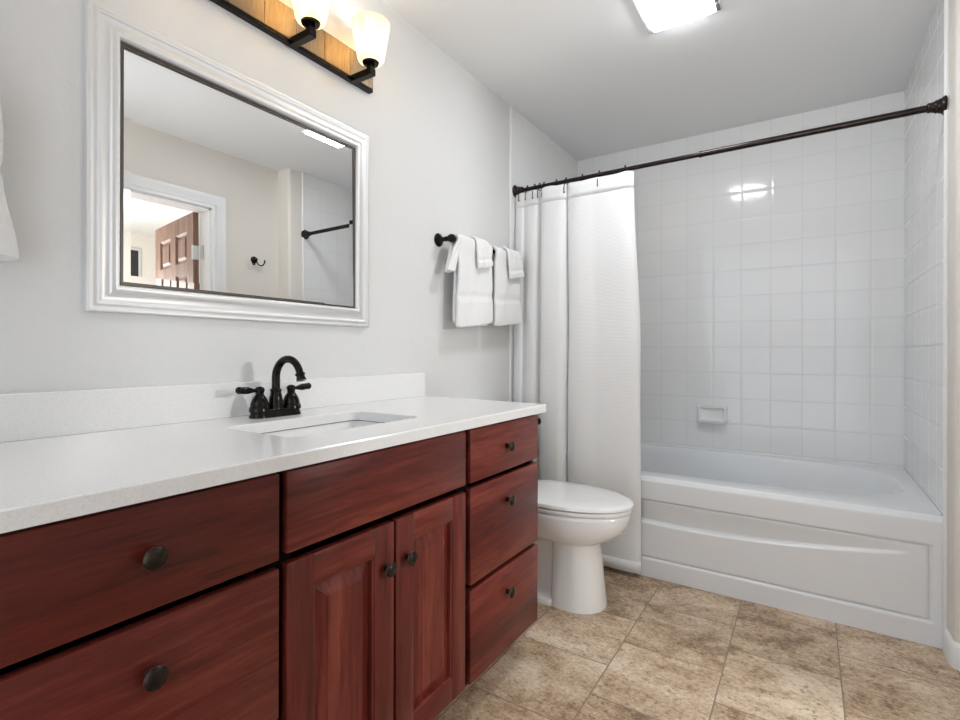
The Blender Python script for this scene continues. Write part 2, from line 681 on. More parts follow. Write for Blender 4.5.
# open six-panel door
hx, hy = X2 + 0.004, DY1 - 0.014
door = bpy.data.objects.new('door_1', None)
C.objects.link(door)
door.location = (hx, hy, 0.01)
door.rotation_euler = (0, 0, math.radians(7.0))
tag(door, 'brown six-panel wooden door standing open, reflected in the mirror', 'door', None, 'structure')
DWD, DH, DT = 0.715, 1.985, 0.035
ux = [0, 0.108, 0.31, 0.405, 0.607, DWD]
zx = [0, 0.20, 0.72, 0.86, 1.600, 1.672, 1.875, DH]


def door_leaf():
    bm = B()
    for sgn, yy in ((-1, -DT), (1, 0.0)):
        for i in range(5):
            for j in range(7):
                a0, a1, c0, c1 = ux[i], ux[i + 1], zx[j], zx[j + 1]
                if i in (1, 3) and j in (1, 3, 5):
                    def rg(ins, dep):
                        return [(a0 + ins, yy - sgn * dep, c0 + ins), (a1 - ins, yy - sgn * dep, c0 + ins),
                                (a1 - ins, yy - sgn * dep, c1 - ins), (a0 + ins, yy - sgn * dep, c1 - ins)]
                    loft(bm, [rg(0, 0), rg(0.014, 0.012), rg(0.024, 0.012), rg(0.04, 0.003)], True, False, True)
                else:
                    bm.faces.new([bm.verts.new(p) for p in ((a0, yy, c0), (a1, yy, c0), (a1, yy, c1), (a0, yy, c1))])
    for p in (((0, -DT, 0), (0, 0, 0), (0, 0, DH), (0, -DT, DH)), ((DWD, -DT, 0), (DWD, 0, 0), (DWD, 0, DH), (DWD, -DT, DH)),
              ((0, -DT, DH), (DWD, -DT, DH), (DWD, 0, DH), (0, 0, DH)), ((0, -DT, 0), (DWD, -DT, 0), (DWD, 0, 0), (0, 0, 0))):
        bm.faces.new([bm.verts.new(q) for q in p])
    bmesh.ops.remove_doubles(bm, verts=bm.verts, dist=1e-5)
    return bm


def local(bm, par):
    bm.transform(parent_world(par))
    return bm


leaf = obj('door_leaf', local(door_leaf(), door), 'door_wood', door)
for hz in (0.25, 1.05, 1.72):
    bm = B()
    box(bm, -0.005, 0.0, -0.034, -0.002, hz - 0.045, hz + 0.045)
    lathe(bm, (-0.004, -DT - 0.004, hz - 0.047), (0, 0, 1), [(0, 0.006), (0.094, 0.006)], 10)
    box(bm, -0.06, -0.003, 0.004, 0.0065, hz - 0.045, hz + 0.045)
    obj('hinge', local(bm, door), 'silver', door, 40)
bm = B()
lathe(bm, (DWD - 0.06, -DT, 0.95), (0, -1, 0), [(0, 0.03), (0.006, 0.03), (0.008, 0.012), (0.03, 0.011), (0.04, 0.026), (0.055, 0.028), (0.065, 0.02), (0.068, 0)], 20)
lathe(bm, (DWD - 0.06, 0, 0.95), (0, 1, 0), [(0, 0.03), (0.006, 0.03), (0.008, 0.012), (0.03, 0.011), (0.04, 0.026), (0.055, 0.028), (0.065, 0.02), (0.068, 0)], 20)
obj('door_knob', local(bm, door), 'bronze', door, 40)

# dark framed panel on the bedroom wall
pic = thing('picture_frame', 'narrow dark framed picture on the bedroom wall, left edge of the mirror', 'picture', (4.799, 2.45, 2.0))
bm = B()
box(bm, 4.772, 4.799, 2.30, 2.60, 1.84, 2.24, 0.004)
obj('frame', bm, 'silver', pic)
bm = B()
box(bm, 4.768, 4.774, 2.33, 2.57, 1.87, 2.21)
obj('picture_panel', bm, 'rubber', pic)

# ------------------------------------------------------------------ vanity cabinets
FX = 0.566          # drawer front plane
FB = 0.546          # face frame plane


def knob(parent, y, z):
    bm = B()
    prof = [(0, 0.008), (0.002, 0.009), (0.004, 0.006), (0.012, 0.0055), (0.015, 0.0085)]
    lathe(bm, (FX, y, z), (1, 0, 0), prof + [(0.0165, 0.0155)], 24, False)
    head = [(0.0165, 0.0155), (0.018, 0.0168), (0.0195, 0.0165)]
    lathe(bm, (FX, y, z), (1, 0, 0), head, 24, False, 1)
    lathe(bm, (FX, y, z), (1, 0, 0), [(0.0195, 0.0165), (0.0225, 0.0145), (0.0245, 0.010), (0.0255, 0.0)], 24, False)
    o = obj('knob', bm, ['bronze_knob', 'copper_rim'], parent, 35)
    return o


def drawer(parent, y0, y1, z0, z1, ky=None, kz=None, name='drawer'):
    bm = B()
    box(bm, FB, FX, y0, y1, z0, z1, 0.004, 2)
    if name == 'drawer':
        box(bm, 0.10, FB - 0.001, y0 + 0.03, y1 - 0.03, z0 + 0.02, z1 - 0.02, mi=1)
    d = obj(name, bm, ['wood_y', 'gap'], parent, 30)
    if ky:
        knob(d, ky, kz)
    return d


def carcass(parent, y0, y1, side0, side1):
    bm = B()
    t = 0.018
    ZB, ZT = 0.105, 0.8435
    box(bm, 0.004, FB if side0 else FB - 0.02, y0, y0 + t, ZB, ZT)
    box(bm, 0.004, FB if side1 else FB - 0.02, y1 - t, y1, ZB, ZT)
    box(bm, 0.004, FB - 0.02, y0 + t, y1 - t, ZB, ZB + t)
    box(bm, 0.004, 0.012, y0 + t, y1 - t, ZB + t, ZT)
    o = obj('carcass', bm, 'wood_z', parent)
    bm = B()
    ya = y0 + t if side0 else y0
    yb = y1 - t if side1 else y1
    box(bm, FB - 0.02, FB - 0.0005, ya, yb, 0.80, ZT)
    box(bm, FB - 0.02, FB - 0.0005, ya, yb, ZB, ZB + t)
    box(bm, FB - 0.02, FB - 0.0005, ya, y0 + 0.03, ZB + t, 0.80)
    box(bm, FB - 0.02, FB - 0.0005, y1 - 0.03, yb, ZB + t, 0.80)
    obj('face_frame', bm, 'gap', parent)  # frame coloured near-black so the gaps look shaded
    bm = B()
    box(bm, 0.40, 0.462, y0, y1, 0.0, ZB)
    if side1:
        box(bm, 0.01, 0.462, y1 - t, y1, 0.0, ZB)
    obj('toe_kick', bm, 'wood_y', parent)


def panel_door(parent, y0, y1, z0, z1, ky, kz):
    fw = 0.063
    bm = B()
    # stiles (vertical grain) and rails (horizontal grain), mitre-free butt joints
    box(bm, FB, FX, y0, y0 + fw, z0, z1, 0.003, 2)
    box(bm, FB, FX, y1 - fw, y1, z0, z1, 0.003, 2)
    n0 = len(bm.faces)
    box(bm, FB, FX - 0.0004, y0 + fw - 0.003, y1 - fw + 0.003, z0 + 0.0003, z0 + fw, 0.003, 2, 1)
    box(bm, FB, FX - 0.0004, y0 + fw - 0.003, y1 - fw + 0.003, z1 - fw, z1 - 0.0003, 0.003, 2, 1)
    d = obj('door', bm, ['wood_z', 'wood_y'], parent, 30)

    def rg(ins, x):
        a0, a1, c0, c1 = y0 + fw + ins, y1 - fw - ins, z0 + fw + ins, z1 - fw - ins
        return [(x, a0, c0), (x, a1, c0), (x, a1, c1), (x, a0, c1)]
    bm = B()
    loft(bm, [rg(-0.004, FB + 0.002), rg(-0.001, FX - 0.003), rg(0.0035, FX - 0.0045), rg(0.0055, FX - 0.015), rg(0.0095, FX - 0.0155),
              rg(0.033, FX - 0.0055), rg(0.0345, FX - 0.0025)], True, True, True)
    obj('raised_panel', bm, 'wood_z', d, 12)
    knob(d, ky, kz)
    return d


labs = {
    'l': 'cherry-stained drawer cabinet nearest the camera, left of the sink doors',
    's': 'cherry-stained sink cabinet with two raised-panel doors under the faucet',
    'r': 'cherry-stained narrow three-drawer cabinet next to the toilet',
}
va = thing('drawer_cabinet', labs['l'], 'cabinet', (0.3, 0.367, 0))
carcass(va, 0.150, 0.5845, True, False)
drawer(va, 0.157, 0.577, 0.676, 0.834, 0.360, 0.758)
drawer(va, 0.157, 0.577, 0.389, 0.662, 0.361, 0.586)
drawer(va, 0.157, 0.577, 0.112, 0.375, 0.361, 0.296)
vb = thing('sink_cabinet', labs['s'], 'cabinet', (0.3, 0.885, 0))
carcass(vb, 0.5845, 1.1845, False, False)
drawer(vb, 0.592, 1.173, 0.682, 0.834, name='false_drawer_front')
panel_door(vb, 0.592, 0.880, 0.114, 0.664, 0.851, 0.566)
panel_door(vb, 0.888, 1.173, 0.114, 0.664, 0.923, 0.567)
vc = thing('drawer_cabinet', labs['r'], 'cabinet', (0.3, 1.405, 0))
carcass(vc, 1.1845, 1.626, False, True)
drawer(vc, 1.197, 1.625, 0.681, 0.834, 1.403, 0.758)
drawer(vc, 1.197, 1.625, 0.390, 0.667, 1.404, 0.588)
drawer(vc, 1.197, 1.625, 0.109, 0.376, 1.405, 0.296)

# small bronze post on the cabinet side
ph = thing('paper_holder_post', 'small dark bronze post on the right end of the cabinet above the toilet', 'holder', (0.552, 1.626, 0.806))
bm = B()
lathe(bm, (0.548, 1.626, 0.806), (0, 1, 0), [(0, 0.016), (0.004, 0.016), (0.007, 0.009), (0.022, 0.007)], 20)
obj('post', bm, 'bronze', ph, 40)
bm = B()
lathe(bm, (0.548, 1.647, 0.806), (0, 1, 0), [(0, 0.007), (0.003, 0.012), (0.010, 0.0135), (0.016, 0.010), (0.018, 0)], 20)
obj('finial', bm, 'bronze', ph, 40)

# ------------------------------------------------------------------ countertop with sink cut-out
ct = thing('countertop', 'white speckled quartz countertop with backsplash over the cherry cabinets', 'countertop', (0.3, 0.89, 0.845))
SX0, SX1, SY0, SY1 = 0.186, 0.450, 0.690, 1.118
CX1, CY0, CY1, CZ0, CZ1 = 0.591, 0.120, 1.639, 0.8445, 0.872


def rrect(x0, x1, y0, y1, r, n=6):
    pts = []
    for cx, cy, a0 in ((x1 - r, y1 - r, 0), (x0 + r, y1 - r, PI / 2), (x0 + r, y0 + r, PI), (x1 - r, y0 + r, 3 * PI / 2)):
        for k in range(n + 1):
            a = a0 + k / n * PI / 2
            pts.append((cx + r * math.cos(a), cy + r * math.sin(a)))
    return pts


def ring_z(pts, z):
    return [(x, y, z) for x, y in pts]


bm = B()
o0 = rrect(0.0, CX1, CY0, CY1, 0.004)
o1 = rrect(0.002, CX1 - 0.003, CY0 + 0.003, CY1 - 0.003, 0.004)
i0 = rrect(SX0, SX1, SY0, SY1, 0.030)
i1 = rrect(SX0 - 0.002, SX1 + 0.002, SY0 - 0.002, SY1 + 0.002, 0.032)
loft(bm, [ring_z(i0, CZ0), ring_z(o0, CZ0), ring_z(o0, CZ1 - 0.003), ring_z(o1, CZ1), ring_z(i1, CZ1), ring_z(i0, CZ1 - 0.002), ring_z(i0, CZ0)])
bmesh.ops.remove_doubles(bm, verts=bm.verts, dist=1e-6)
for v in bm.verts:          # the end is cut slightly out of square
    if v.co.y > 1.5:
        v.co.y += 0.026 * (1 - v.co.x / CX1)
obj('slab', bm, 'quartz', ct, 30)
bm = B()
box(bm, 0.0, 0.022, CY0, 1.663, CZ1, 0.968, 0.0015, 1)
obj('backsplash', bm, 'quartz', ct, 30)

# undermount sink
sk = thing('sink', 'white rectangular undermount basin set into the quartz countertop', 'sink', (0.318, 0.904, 0.72))
bm = B()
sr = []
for ins, z, r in ((-0.022, 0.8415, 0.05), (-0.006, 0.8415, 0.034), (-0.004, 0.836, 0.034), (0.004, 0.80, 0.034), (0.012, 0.755, 0.036), (0.03, 0.733, 0.045), (0.06, 0.725, 0.05), (0.11, 0.721, 0.02)):
    sr.append(ring_z(rrect(SX0 + ins, SX1 - ins, SY0 + ins, SY1 - ins, r), z))
for ins, z, r in ((0.05, 0.709, 0.05), (0.018, 0.722, 0.045), (0.0, 0.752, 0.04), (-0.016, 0.83, 0.04), (-0.022, 0.838, 0.05)):
    pass
loft(bm, sr, True, False, True)
so = obj('basin', bm, 'porcelain', sk, 50)
md = so.modifiers.new('thick', 'SOLIDIFY')
md.thickness = 0.010
md.offset = -1
bm = B()
lathe(bm, (0.318, 0.904, 0.722), (0, 0, 1), [(0, 0.022), (0.003, 0.021), (0.004, 0.016), (0.003, 0.0)], 20)
obj('drain', bm, 'bronze', sk, 40)

# ------------------------------------------------------------------ faucet
FXC, FYC, FZ = 0.094, 0.902, CZ1
fa = thing('faucet', 'dark bronze two-handle gooseneck faucet behind the sink', 'faucet', (FXC, FYC, FZ))
bm = B()


def stadium(hl, r, z, n=10):
    pts = []
    for s, a0 in ((1, 0.0), (-1, PI)):
        for k in range(n + 1):
            a = a0 + k / n * PI
            pts.append((FXC + r * math.cos(a), FYC + s * hl + r * math.sin(a), z))
    return pts


loft(bm, [stadium(0.051, r, FZ + z) for r, z in ((0.0275, 0.0), (0.0275, 0.004), (0.0255, 0.008), (0.0235, 0.018), (0.021, 0.022), (0.015, 0.0235))], True, True, True)
obj('base_plate', bm, 'bronze', fa, 35)
bm = B()
lathe(bm, (FXC, FYC, FZ + 0.018), (0, 0, 1), [(0, 0.023), (0.006, 0.0235), (0.010, 0.021), (0.03, 0.0185), (0.05, 0.014), (0.054, 0.0155), (0.058, 0.0155), (0.060, 0.012)], 24)
pth = [(FXC, FYC, FZ + 0.07), (FXC, FYC, FZ + 0.09), (FXC, FYC, FZ + 0.108)]
R_ = 0.054
for k in range(1, 21):
    a = k / 20 * math.radians(166)
    pth.append((FXC + R_ - R_ * math.cos(a), FYC, FZ + 0.108 + R_ * math.sin(a)))
sweep(bm, pth, [0.0115] * 3 + [0.0112 - 0.0015 * k / 20 for k in range(20)], 18)
sp = obj('spout', bm, 'bronze', fa, 40)
e = Vector(pth[-1])
dr = (Vector(pth[-1]) - Vector(pth[-2])).normalized()
bm = B()
lathe(bm, e - dr * 0.004, dr, [(0, 0.010), (0.002, 0.0135), (0.006, 0.0135), (0.008, 0.011), (0.012, 0.0115), (0.020, 0.0135), (0.022, 0.013), (0.022, 0.009), (0.018, 0.0)], 20)
obj('aerator', bm, 'bronze', sp, 40)
for s, tilt in ((-1, 0.07), (1, 0.07)):
    yb = FYC + s * 0.051
    bm = B()
    lathe(bm, (FXC, yb, FZ + 0.017), (0, 0, 1), [(0, 0.028), (0.009, 0.0275), (0.012, 0.0265), (0.014, 0.0245), (0.022, 0.0235), (0.034, 0.0195), (0.045, 0.0125), (0.047, 0.0105), (0.050, 0.0115), (0.054, 0.0115), (0.058, 0.0135), (0.064, 0.0125), (0.068, 0.008), (0.070, 0)], 24)
    h = obj('handle', bm, 'bronze', fa, 40)
    bm = B()
    d = Vector((-0.02 * s, s, tilt))
    lathe(bm, Vector((FXC, yb, FZ + 0.075)) + Vector((0, s * 0.006, 0)), d, [(0, 0.007), (0.008, 0.0052), (0.014, 0.0055), (0.03, 0.0098), (0.045, 0.0098), (0.050, 0.0088), (0.052, 0.0098), (0.058, 0.010), (0.062, 0.007), (0.063, 0)], 18)
    obj('lever', bm, 'bronze', h, 40)

# ------------------------------------------------------------------ mirror
MY0, MY1, MZ0, MZ1 = 0.476, 1.343, 1.144, 1.847
mi_ = thing('wall_mirror', 'large rectangular mirror in a wide ribbed silver frame above the sink', 'mirror', (0, 0.919, 1.149))
prof = [(0.0, 0.0), (0.0, 0.016), (0.002, 0.0185), (0.006, 0.0185), (0.0085, 0.0165), (0.0115, 0.0165), (0.014, 0.0195)]
prof += catmull([(0.0165, 0.021), (0.0195, 0.0195), (0.023, 0.0165), (0.029, 0.0155), (0.036, 0.0175), (0.043, 0.0235), (0.048, 0.0268), (0.053, 0.0262), (0.0565, 0.022), (0.059, 0.014)], 4)
prof = [(d * 1.12, h) for d, h in prof]


def rect_loft(prof, y0, y1, z0, z1):
    bm = B()
    rings = []
    for (y, z, my, mz) in ((y0, z0, 1, 1), (y1, z0, -1, 1), (y1, z1, -1, -1), (y0, z1, 1, -1)):
        rings.append([(h, y + my * d, z + mz * d) for d, h in prof])
    rings.append(rings[0])
    loft(bm, rings, False)
    bmesh.ops.remove_doubles(bm, verts=bm.verts, dist=1e-6)
    return bm


sm = []
for (a, b) in zip(prof, prof[1:]):
    sm.append(a)
sm.append(prof[-1])
obj('frame', rect_loft(sm, MY0, MY1, MZ0, MZ1), 'silver', mi_, 50)
liner = [(0.059, 0.014), (0.0600, 0.016), (0.0625, 0.016), (0.0635, 0.0125), (0.0665, 0.0125), (0.0670, 0.007)]
liner = [(d * 1.12, h) for d, h in liner]
obj('frame_liner', rect_loft(liner, MY0, MY1, MZ0, MZ1), 'liner', mi_, 30)
bm = B()
g0, g1 = 0.072, 0.091
gx = 0.0098


def gr(d, x, tilt=1):
    pts = []
    for y, z in ((MY0 + d, MZ0 + d), (MY1 - d, MZ0 + d), (MY1 - d, MZ1 - d), (MY0 + d, MZ1 - d)):
        pts.append((x + tilt * (-0.0065 * (z - 1.4955) + 0.0055 * (y - 0.91)), y, z))
    return pts


loft(bm, [gr(g0, gx - 0.00042), gr(g1, gx)], True, False, True)
loft(bm, [gr(g0, gx - 0.00042), gr(g0, 0.002, 0)], True, False, True)
obj('glass', bm, 'mirror', mi_)

# ------------------------------------------------------------------ vanity light
BZ0, BZ1, BY0, BY1, BXF = 2.008, 2.118, 0.463, 1.357, 0.022
vl = thing('vanity_light', 'bronze four-light bar with glowing alabaster shades above the mirror', 'wall light', (0, 0.91, 2.06))
bm = B()
box(bm, 0.0, BXF, BY0, BY1, BZ0, BZ1, 0.0015, 1)
obj('back_plate', bm, 'bronze', vl, 30)
segs = 8
for i in range(segs):
    a = BY0 + 0.004 + (BY1 - BY0 - 0.008) * i / segs
    b = BY0 + 0.004 + (BY1 - BY0 - 0.008) * (i + 1) / segs
    bm = B()
    box(bm, BXF - 0.001, BXF + 0.003, a + 0.0008, b - 0.0008, BZ0 + 0.010, BZ1 - 0.004, 0.0006, 1)
    obj('face_panel', bm, 'plate', vl, 30)
LX = 0.108
for i, ly in enumerate((0.508, 0.758, 1.008, 1.258)):
    bm = B()
    box(bm, BXF, LX + 0.012, ly - 0.012, ly + 0.012, 2.000, 2.023, 0.001, 1)
    box(bm, LX - 0.010, LX + 0.010, ly - 0.010, ly + 0.010, 2.020, 2.040, 0.001, 1)
    arm = obj('arm', bm, 'bronze', vl, 30)
    bm = B()
    lathe(bm, (LX, ly, 2.037), (0, 0, 1), [(0, 0.012), (0.002, 0.026), (0.008, 0.029), (0.010, 0.027), (0.010, 0)], 28)
    obj('cup', bm, 'bronze', arm, 40)
    bm = B()
    pr = [(0.0, 0.012), (0.0, 0.036), (0.003, 0.041), (0.010, 0.0445), (0.05, 0.0515), (0.09, 0.0590), (0.120, 0.0632), (0.132, 0.064), (0.132, 0.060), (0.09, 0.055), (0.05, 0.0475), (0.014, 0.040), (0.005, 0.035), (0.004, 0.012)]
    lathe(bm, (LX, ly, 2.046), (0, 0, 1), pr, 36, False)
    obj('shade', bm, 'shade', vl, 60)
    bm = B()
    lathe(bm, (LX, ly, 2.050), (0, 0, 1), [(0, 0.0), (0.0, 0.012), (0.035, 0.012), (0.055, 0.02), (0.08, 0.029), (0.10, 0.022), (0.11, 0.0)], 20, False)
    obj('bulb', bm, 'bulb', vl, 60)

# ------------------------------------------------------------------ ceiling light
cl = thing('ceiling_light', 'square white ceiling light with bright glowing panel', 'ceiling light', (0.945, 2.03, H))
bm = B()
LY0, LY1, LX0, LX1 = 1.885, 2.166, 0.806, 1.086
box(bm, LX0, LX1, LY0, LY1, H - 0.014, H - 0.0005, 0.004, 2)
obj('housing', bm, 'white_trim', cl, 30)
bm = B()
nx = 16
ring0, ring1, ring2 = [], [], []
xs = [0.832 + (1.064 - 0.832) * k / nx for k in range(nx + 1)]
yf = LY0 + 0.012
back = [(x, 2.146 + 0.012 * (1 - ((x - 0.948) / 0.116) ** 2)) for x in xs]
loop = [(xs[0], yf), ] + back + [(xs[-1], yf)]
loft(bm, [[(x, y, H - 0.0135) for x, y in loop], [(x, y, H - 0.019) for x, y in loop],
          [(0.948 + (x - 0.948) * 0.96, 2.02 + (y - 2.02) * 0.96, H - 0.024) for x, y in loop]], True, False, True)
obj('diffuser', bm, 'lens', cl, 20)
for k in range(5):
    for side in (1,):
        bm = B()
        box(bm, 1.0685, 1.0815, 1.90 + k * 0.052, 1.944 + k * 0.052, H - 0.0165, H - 0.0135)
        obj('vent_slot', bm, 'liner', cl)

# ------------------------------------------------------------------ bathtub
TY0, TY1, TX0, TX1, TZ = 2.455, YB - 0.001, 0.009, W - 0.001, 0.470
tb = thing('bathtub', 'white alcove bathtub with a curved recessed apron behind the curtain', 'bathtub', (0.89, 2.9, 0))


def sst(a, b, v):
    t = min(1, max(0, (v - a) / (b - a)))
    return t * t * (3 - 2 * t)


def apron_y(x, z):
    px0, px1, pz0, pz1 = 0.036, 1.746, 0.084, 0.366
    dd = min(x - px0, px1 - x, z - pz0, pz1 - z)      # distance inside the panel outline
    inside = sst(0, 0.008, dd)
    groove = 0.007 * math.exp(-((dd - 0.008) / 0.0045) ** 2)
    zc = 0.250 + 0.108 * (x - 0.89) ** 2
    wd = 0.026 * max(0.0, 1 - ((x - 0.89) / 0.79) ** 2) ** 0.8
    up = sst(zc - 0.001, zc + 0.012, z)           # 1 above the swoosh
    fade = max(0.0, 1 - max(0.0, z - zc - 0.012) / max(0.01, pz1 - zc))
    top = 0.007 * sst(0.44, TZ, z) ** 2
    return TY0 - 0.0215 * x + groove + inside * (0.003 + wd * up * fade * inside) + top


bm = B()
nx, nz = 300, 130
grid = []
for j in range(nz + 1):
    z = 0.001 + (TZ - 0.016 - 0.001) * j / nz
    grid.append([(TX0 + (TX1 - TX0) * i / nx, apron_y(TX0 + (TX1 - TX0) * i / nx, z), z) for i in range(nx + 1)])
# rounded top lip runs on to the rim
for k in range(1, 7):
    a = k / 6 * PI / 2
    zz = TZ - 0.016 + 0.016 * math.sin(a)
    grid.append([(TX0 + (TX1 - TX0) * i / nx, apron_y(0.0, TZ) - 0.0215 * (TX0 + (TX1 - TX0) * i / nx) + 0.016 * (1 - math.cos(a)), zz) for i in range(nx + 1)])
loft(bm, grid, False)
ap = obj('apron', bm, 'acrylic', tb, 60)


def tub_ring(x0, x1, y0, y1, z, el, er, n=96, pull=0.0):
    """superellipse with different roundness at the left and right ends"""
    cx, cy, hx_, hy_ = (x0 + x1) / 2, (y0 + y1) / 2, (x1 - x0) / 2, (y1 - y0) / 2
    pts = []
    for k in range(n):
        a = 2 * PI * k / n
        c, s = math.cos(a), math.sin(a)
        ee = er if c > 0 else el
        pts.append((cx + hx_ * math.copysign(abs(c) ** (2 / ee), c), cy + hy_ * math.copysign(abs(s) ** (2 / ee), s), z))
    return pts


yr = apron_y(0.0, TZ) + 0.016
bm = B()
outer = [(x, y - 0.0215 * x if y < 2.7 else y, z) for x, y, z in tub_ring(TX0, TX1, yr, TY1, TZ, 60, 60)]
deck = tub_ring(0.075, 1.730, 2.560, 3.300, TZ, 5, 3.0)
rings = [outer, deck]
for (x0, x1, y0, y1, z, el, er) in ((0.083, 1.722, 2.567, 3.293, TZ - 0.002, 5, 3.0), (0.090, 1.712, 2.575, 3.286, TZ - 0.012, 5, 3.0),
                                    (0.098, 1.698, 2.583, 3.279, TZ - 0.045, 5, 2.8),
                                    (0.115, 1.63, 2.60, 3.262, 0.34, 5, 2.6), (0.14, 1.49, 2.622, 3.24, 0.22, 5, 3.0), (0.165, 1.40, 2.645, 3.217, 0.13, 5, 3.0),
                                    (0.20, 1.34, 2.68, 3.18, 0.098, 4, 3.0), (0.26, 1.26, 2.74, 3.12, 0.088, 4, 3)):
    rings.append(tub_ring(x0, x1, y0, y1, z, el, er))
loft(bm, rings, True, False, True)
obj('basin', bm, 'acrylic', tb, 50)
bm = B()
lathe(bm, (TX0, TY1 - 0.0065, TZ), (1, 0, 0), [(0, 0.007), (TX1 - TX0, 0.007)], 16)
obj('caulk_bead', bm, 'acrylic', tb, 60)

# soap dish
sd = thing('soap_dish', 'small white ceramic soap dish mounted on the tiled back wall', 'soap dish', (0.88, YB, 0.66))
bm = B()
yb = YB - 0.0005
sx0, sx1, sz0, sz1 = 0.797, 0.962, 0.632, 0.736


def sdr(ins, y, dz=0.0):
    pts = rrect(sx0 + ins, sx1 - ins, sz0 + ins, sz1 - ins, 0.008, 3)
    return [(x, y, z + dz) for x, z in pts]


loft(bm, [sdr(0, yb), sdr(0.0, yb - 0.010), sdr(0.003, yb - 0.015), sdr(0.014, yb - 0.015), sdr(0.018, yb - 0.006), sdr(0.03, yb - 0.003)], True, False, True)
obj('plate', bm, 'porcelain', sd, 35)
bm = B()
tr = []
for (zz, out_, ins) in ((0.631, 0.030, 0.014), (0.633, 0.048, 0.006), (0.646, 0.055, 0.0), (0.652, 0.054, 0.001), (0.652, 0.046, 0.012), (0.645, 0.042, 0.016)):
    pts = rrect(sx0 + ins, sx1 - ins, -out_, -0.004, 0.012, 4)
    tr.append([(x, yb + y, zz) for x, y in pts])
loft(bm, tr, True, True, True)
obj('tray', bm, 'porcelain', sd, 40)

# ------------------------------------------------------------------ toilet
TCY = 2.045
to = thing('toilet', 'white elongated toilet with its lid closed between vanity and tub', 'toilet', (0.4, TCY, 0))


def egg(xb, xf, hw, z, n=48, xm=None, eb=2.6):
    """egg outline in plan: back xb, front xf"""
    xm = xm if xm is not None else xb + (xf - xb) * 0.45
    pts = []
    for k in range(n):
        a = 2 * PI * k / n
        c, s = math.cos(a), math.sin(a)
        if c >= 0:
            x = xm + (xf - xm) * abs(c) ** (2 / 2.1)
            y = hw * math.copysign(abs(s) ** (2 / 2.1), s)
        else:
            x = xm - (xm - xb) * abs(c) ** (2 / eb)
            y = hw * math.copysign(abs(s) ** (2 / eb), s)
        pts.append((x, TCY + y, z))
    return pts


bm = B()
rings = [egg(0.452, 0.668, 0.114, 0.001, eb=5, xm=0.55), egg(0.454, 0.667, 0.113, 0.02, eb=5, xm=0.55),
         egg(0.458, 0.657, 0.107, 0.10, eb=5, xm=0.55), egg(0.460, 0.647, 0.102, 0.19, eb=5, xm=0.55),
         egg(0.458, 0.641, 0.099, 0.262, eb=4.5, xm=0.54), egg(0.42, 0.648, 0.104, 0.269, eb=4, xm=0.53), egg(0.33, 0.675, 0.128, 0.280, eb=3.3, xm=0.50), egg(0.27, 0.710, 0.152, 0.300, eb=3, xm=0.48),
         egg(0.245, 0.742, 0.172, 0.330, eb=3, xm=0.47), egg(0.235, 0.760, 0.184, 0.362, eb=3, xm=0.46), egg(0.232, 0.766, 0.188, 0.39, eb=3, xm=0.46),
         egg(0.234, 0.765, 0.187, 0.402, eb=3, xm=0.46), egg(0.24, 0.756, 0.178, 0.407, eb=3, xm=0.46)]
loft(bm, rings, True, True, True)
# rear pedestal, low foot and shelf under the tank
loft(bm, [[(x, y + TCY, z) for x, y in rrect(0.14, 0.50, -hw, hw, min(0.05, hw * 0.8), 5)] for hw, z in
          ((0.112, 0.001), (0.112, 0.018), (0.104, 0.03), (0.078, 0.045), (0.070, 0.10), (0.070, 0.22), (0.085, 0.27), (0.11, 0.30))], True, True, True)
loft(bm, [[(x, y + TCY, z) for x, y in rrect(0.045, 0.33, -hw, hw, 0.04, 5)] for hw, z in
          ((0.08, 0.27), (0.11, 0.31), (0.125, 0.36), (0.13, 0.405))], True, True, True)
obj('bowl', bm, 'porcelain', to, 60)
bm = B()
for k, (xb, xf, hw, z) in enumerate(((0.235, 0.768, 0.187, 0.409),)):
    rr = [egg(xb, xf, hw, z, eb=3, xm=0.46), egg(xb - 0.002, xf + 0.004, hw + 0.003, z + 0.004, eb=3, xm=0.46), egg(xb - 0.002, xf + 0.004, hw + 0.003, z + 0.012, eb=3, xm=0.46), egg(xb, xf, hw, z + 0.016, eb=3, xm=0.46)]
    loft(bm, rr, True, True, True)
obj('seat', bm, 'porcelain', to, 40)
bm = B()
z = 0.4275
loft(bm, [egg(0.237, 0.772, 0.187, z, eb=3, xm=0.46), egg(0.233, 0.779, 0.192, z + 0.004, eb=3, xm=0.46), egg(0.233, 0.779, 0.192, z + 0.012, eb=3, xm=0.46),
          egg(0.237, 0.773, 0.188, z + 0.018, eb=3, xm=0.46), egg(0.25, 0.750, 0.172, z + 0.0215, eb=3, xm=0.46), egg(0.30, 0.66, 0.11, z + 0.0235, eb=3, xm=0.46)], True, True, True)
obj('lid', bm, 'porcelain', to, 40)
for s in (-1, 1):
    bm = B()
    lathe(bm, (0.228, TCY + s * 0.075, 0.405), (0, 0, 1), [(0, 0.016), (0.03, 0.016), (0.036, 0.012), (0.037, 0)], 16)
    obj('seat_hinge', bm, 'porcelain', to, 40)
bm = B()
loft(bm, [[(x, y + TCY, zz) for x, y in rrect(0.02, xf, -hw, hw, 0.03, 5)] for xf, hw, zz in
          ((0.19, 0.20, 0.406), (0.20, 0.21, 0.43), (0.212, 0.228, 0.60), (0.216, 0.232, 0.745))], True, True, True)
obj('tank', bm, 'porcelain', to, 40)
bm = B()
loft(bm, [[(x, y + TCY, zz) for x, y in rrect(0.014, xf, -hw, hw, 0.03, 5)] for xf, hw, zz in
          ((0.218, 0.235, 0.746), (0.226, 0.242, 0.752), (0.226, 0.242, 0.772), (0.220, 0.236, 0.780))], True, True, True)
obj('tank_lid', bm, 'porcelain', to, 40)
bm = B()
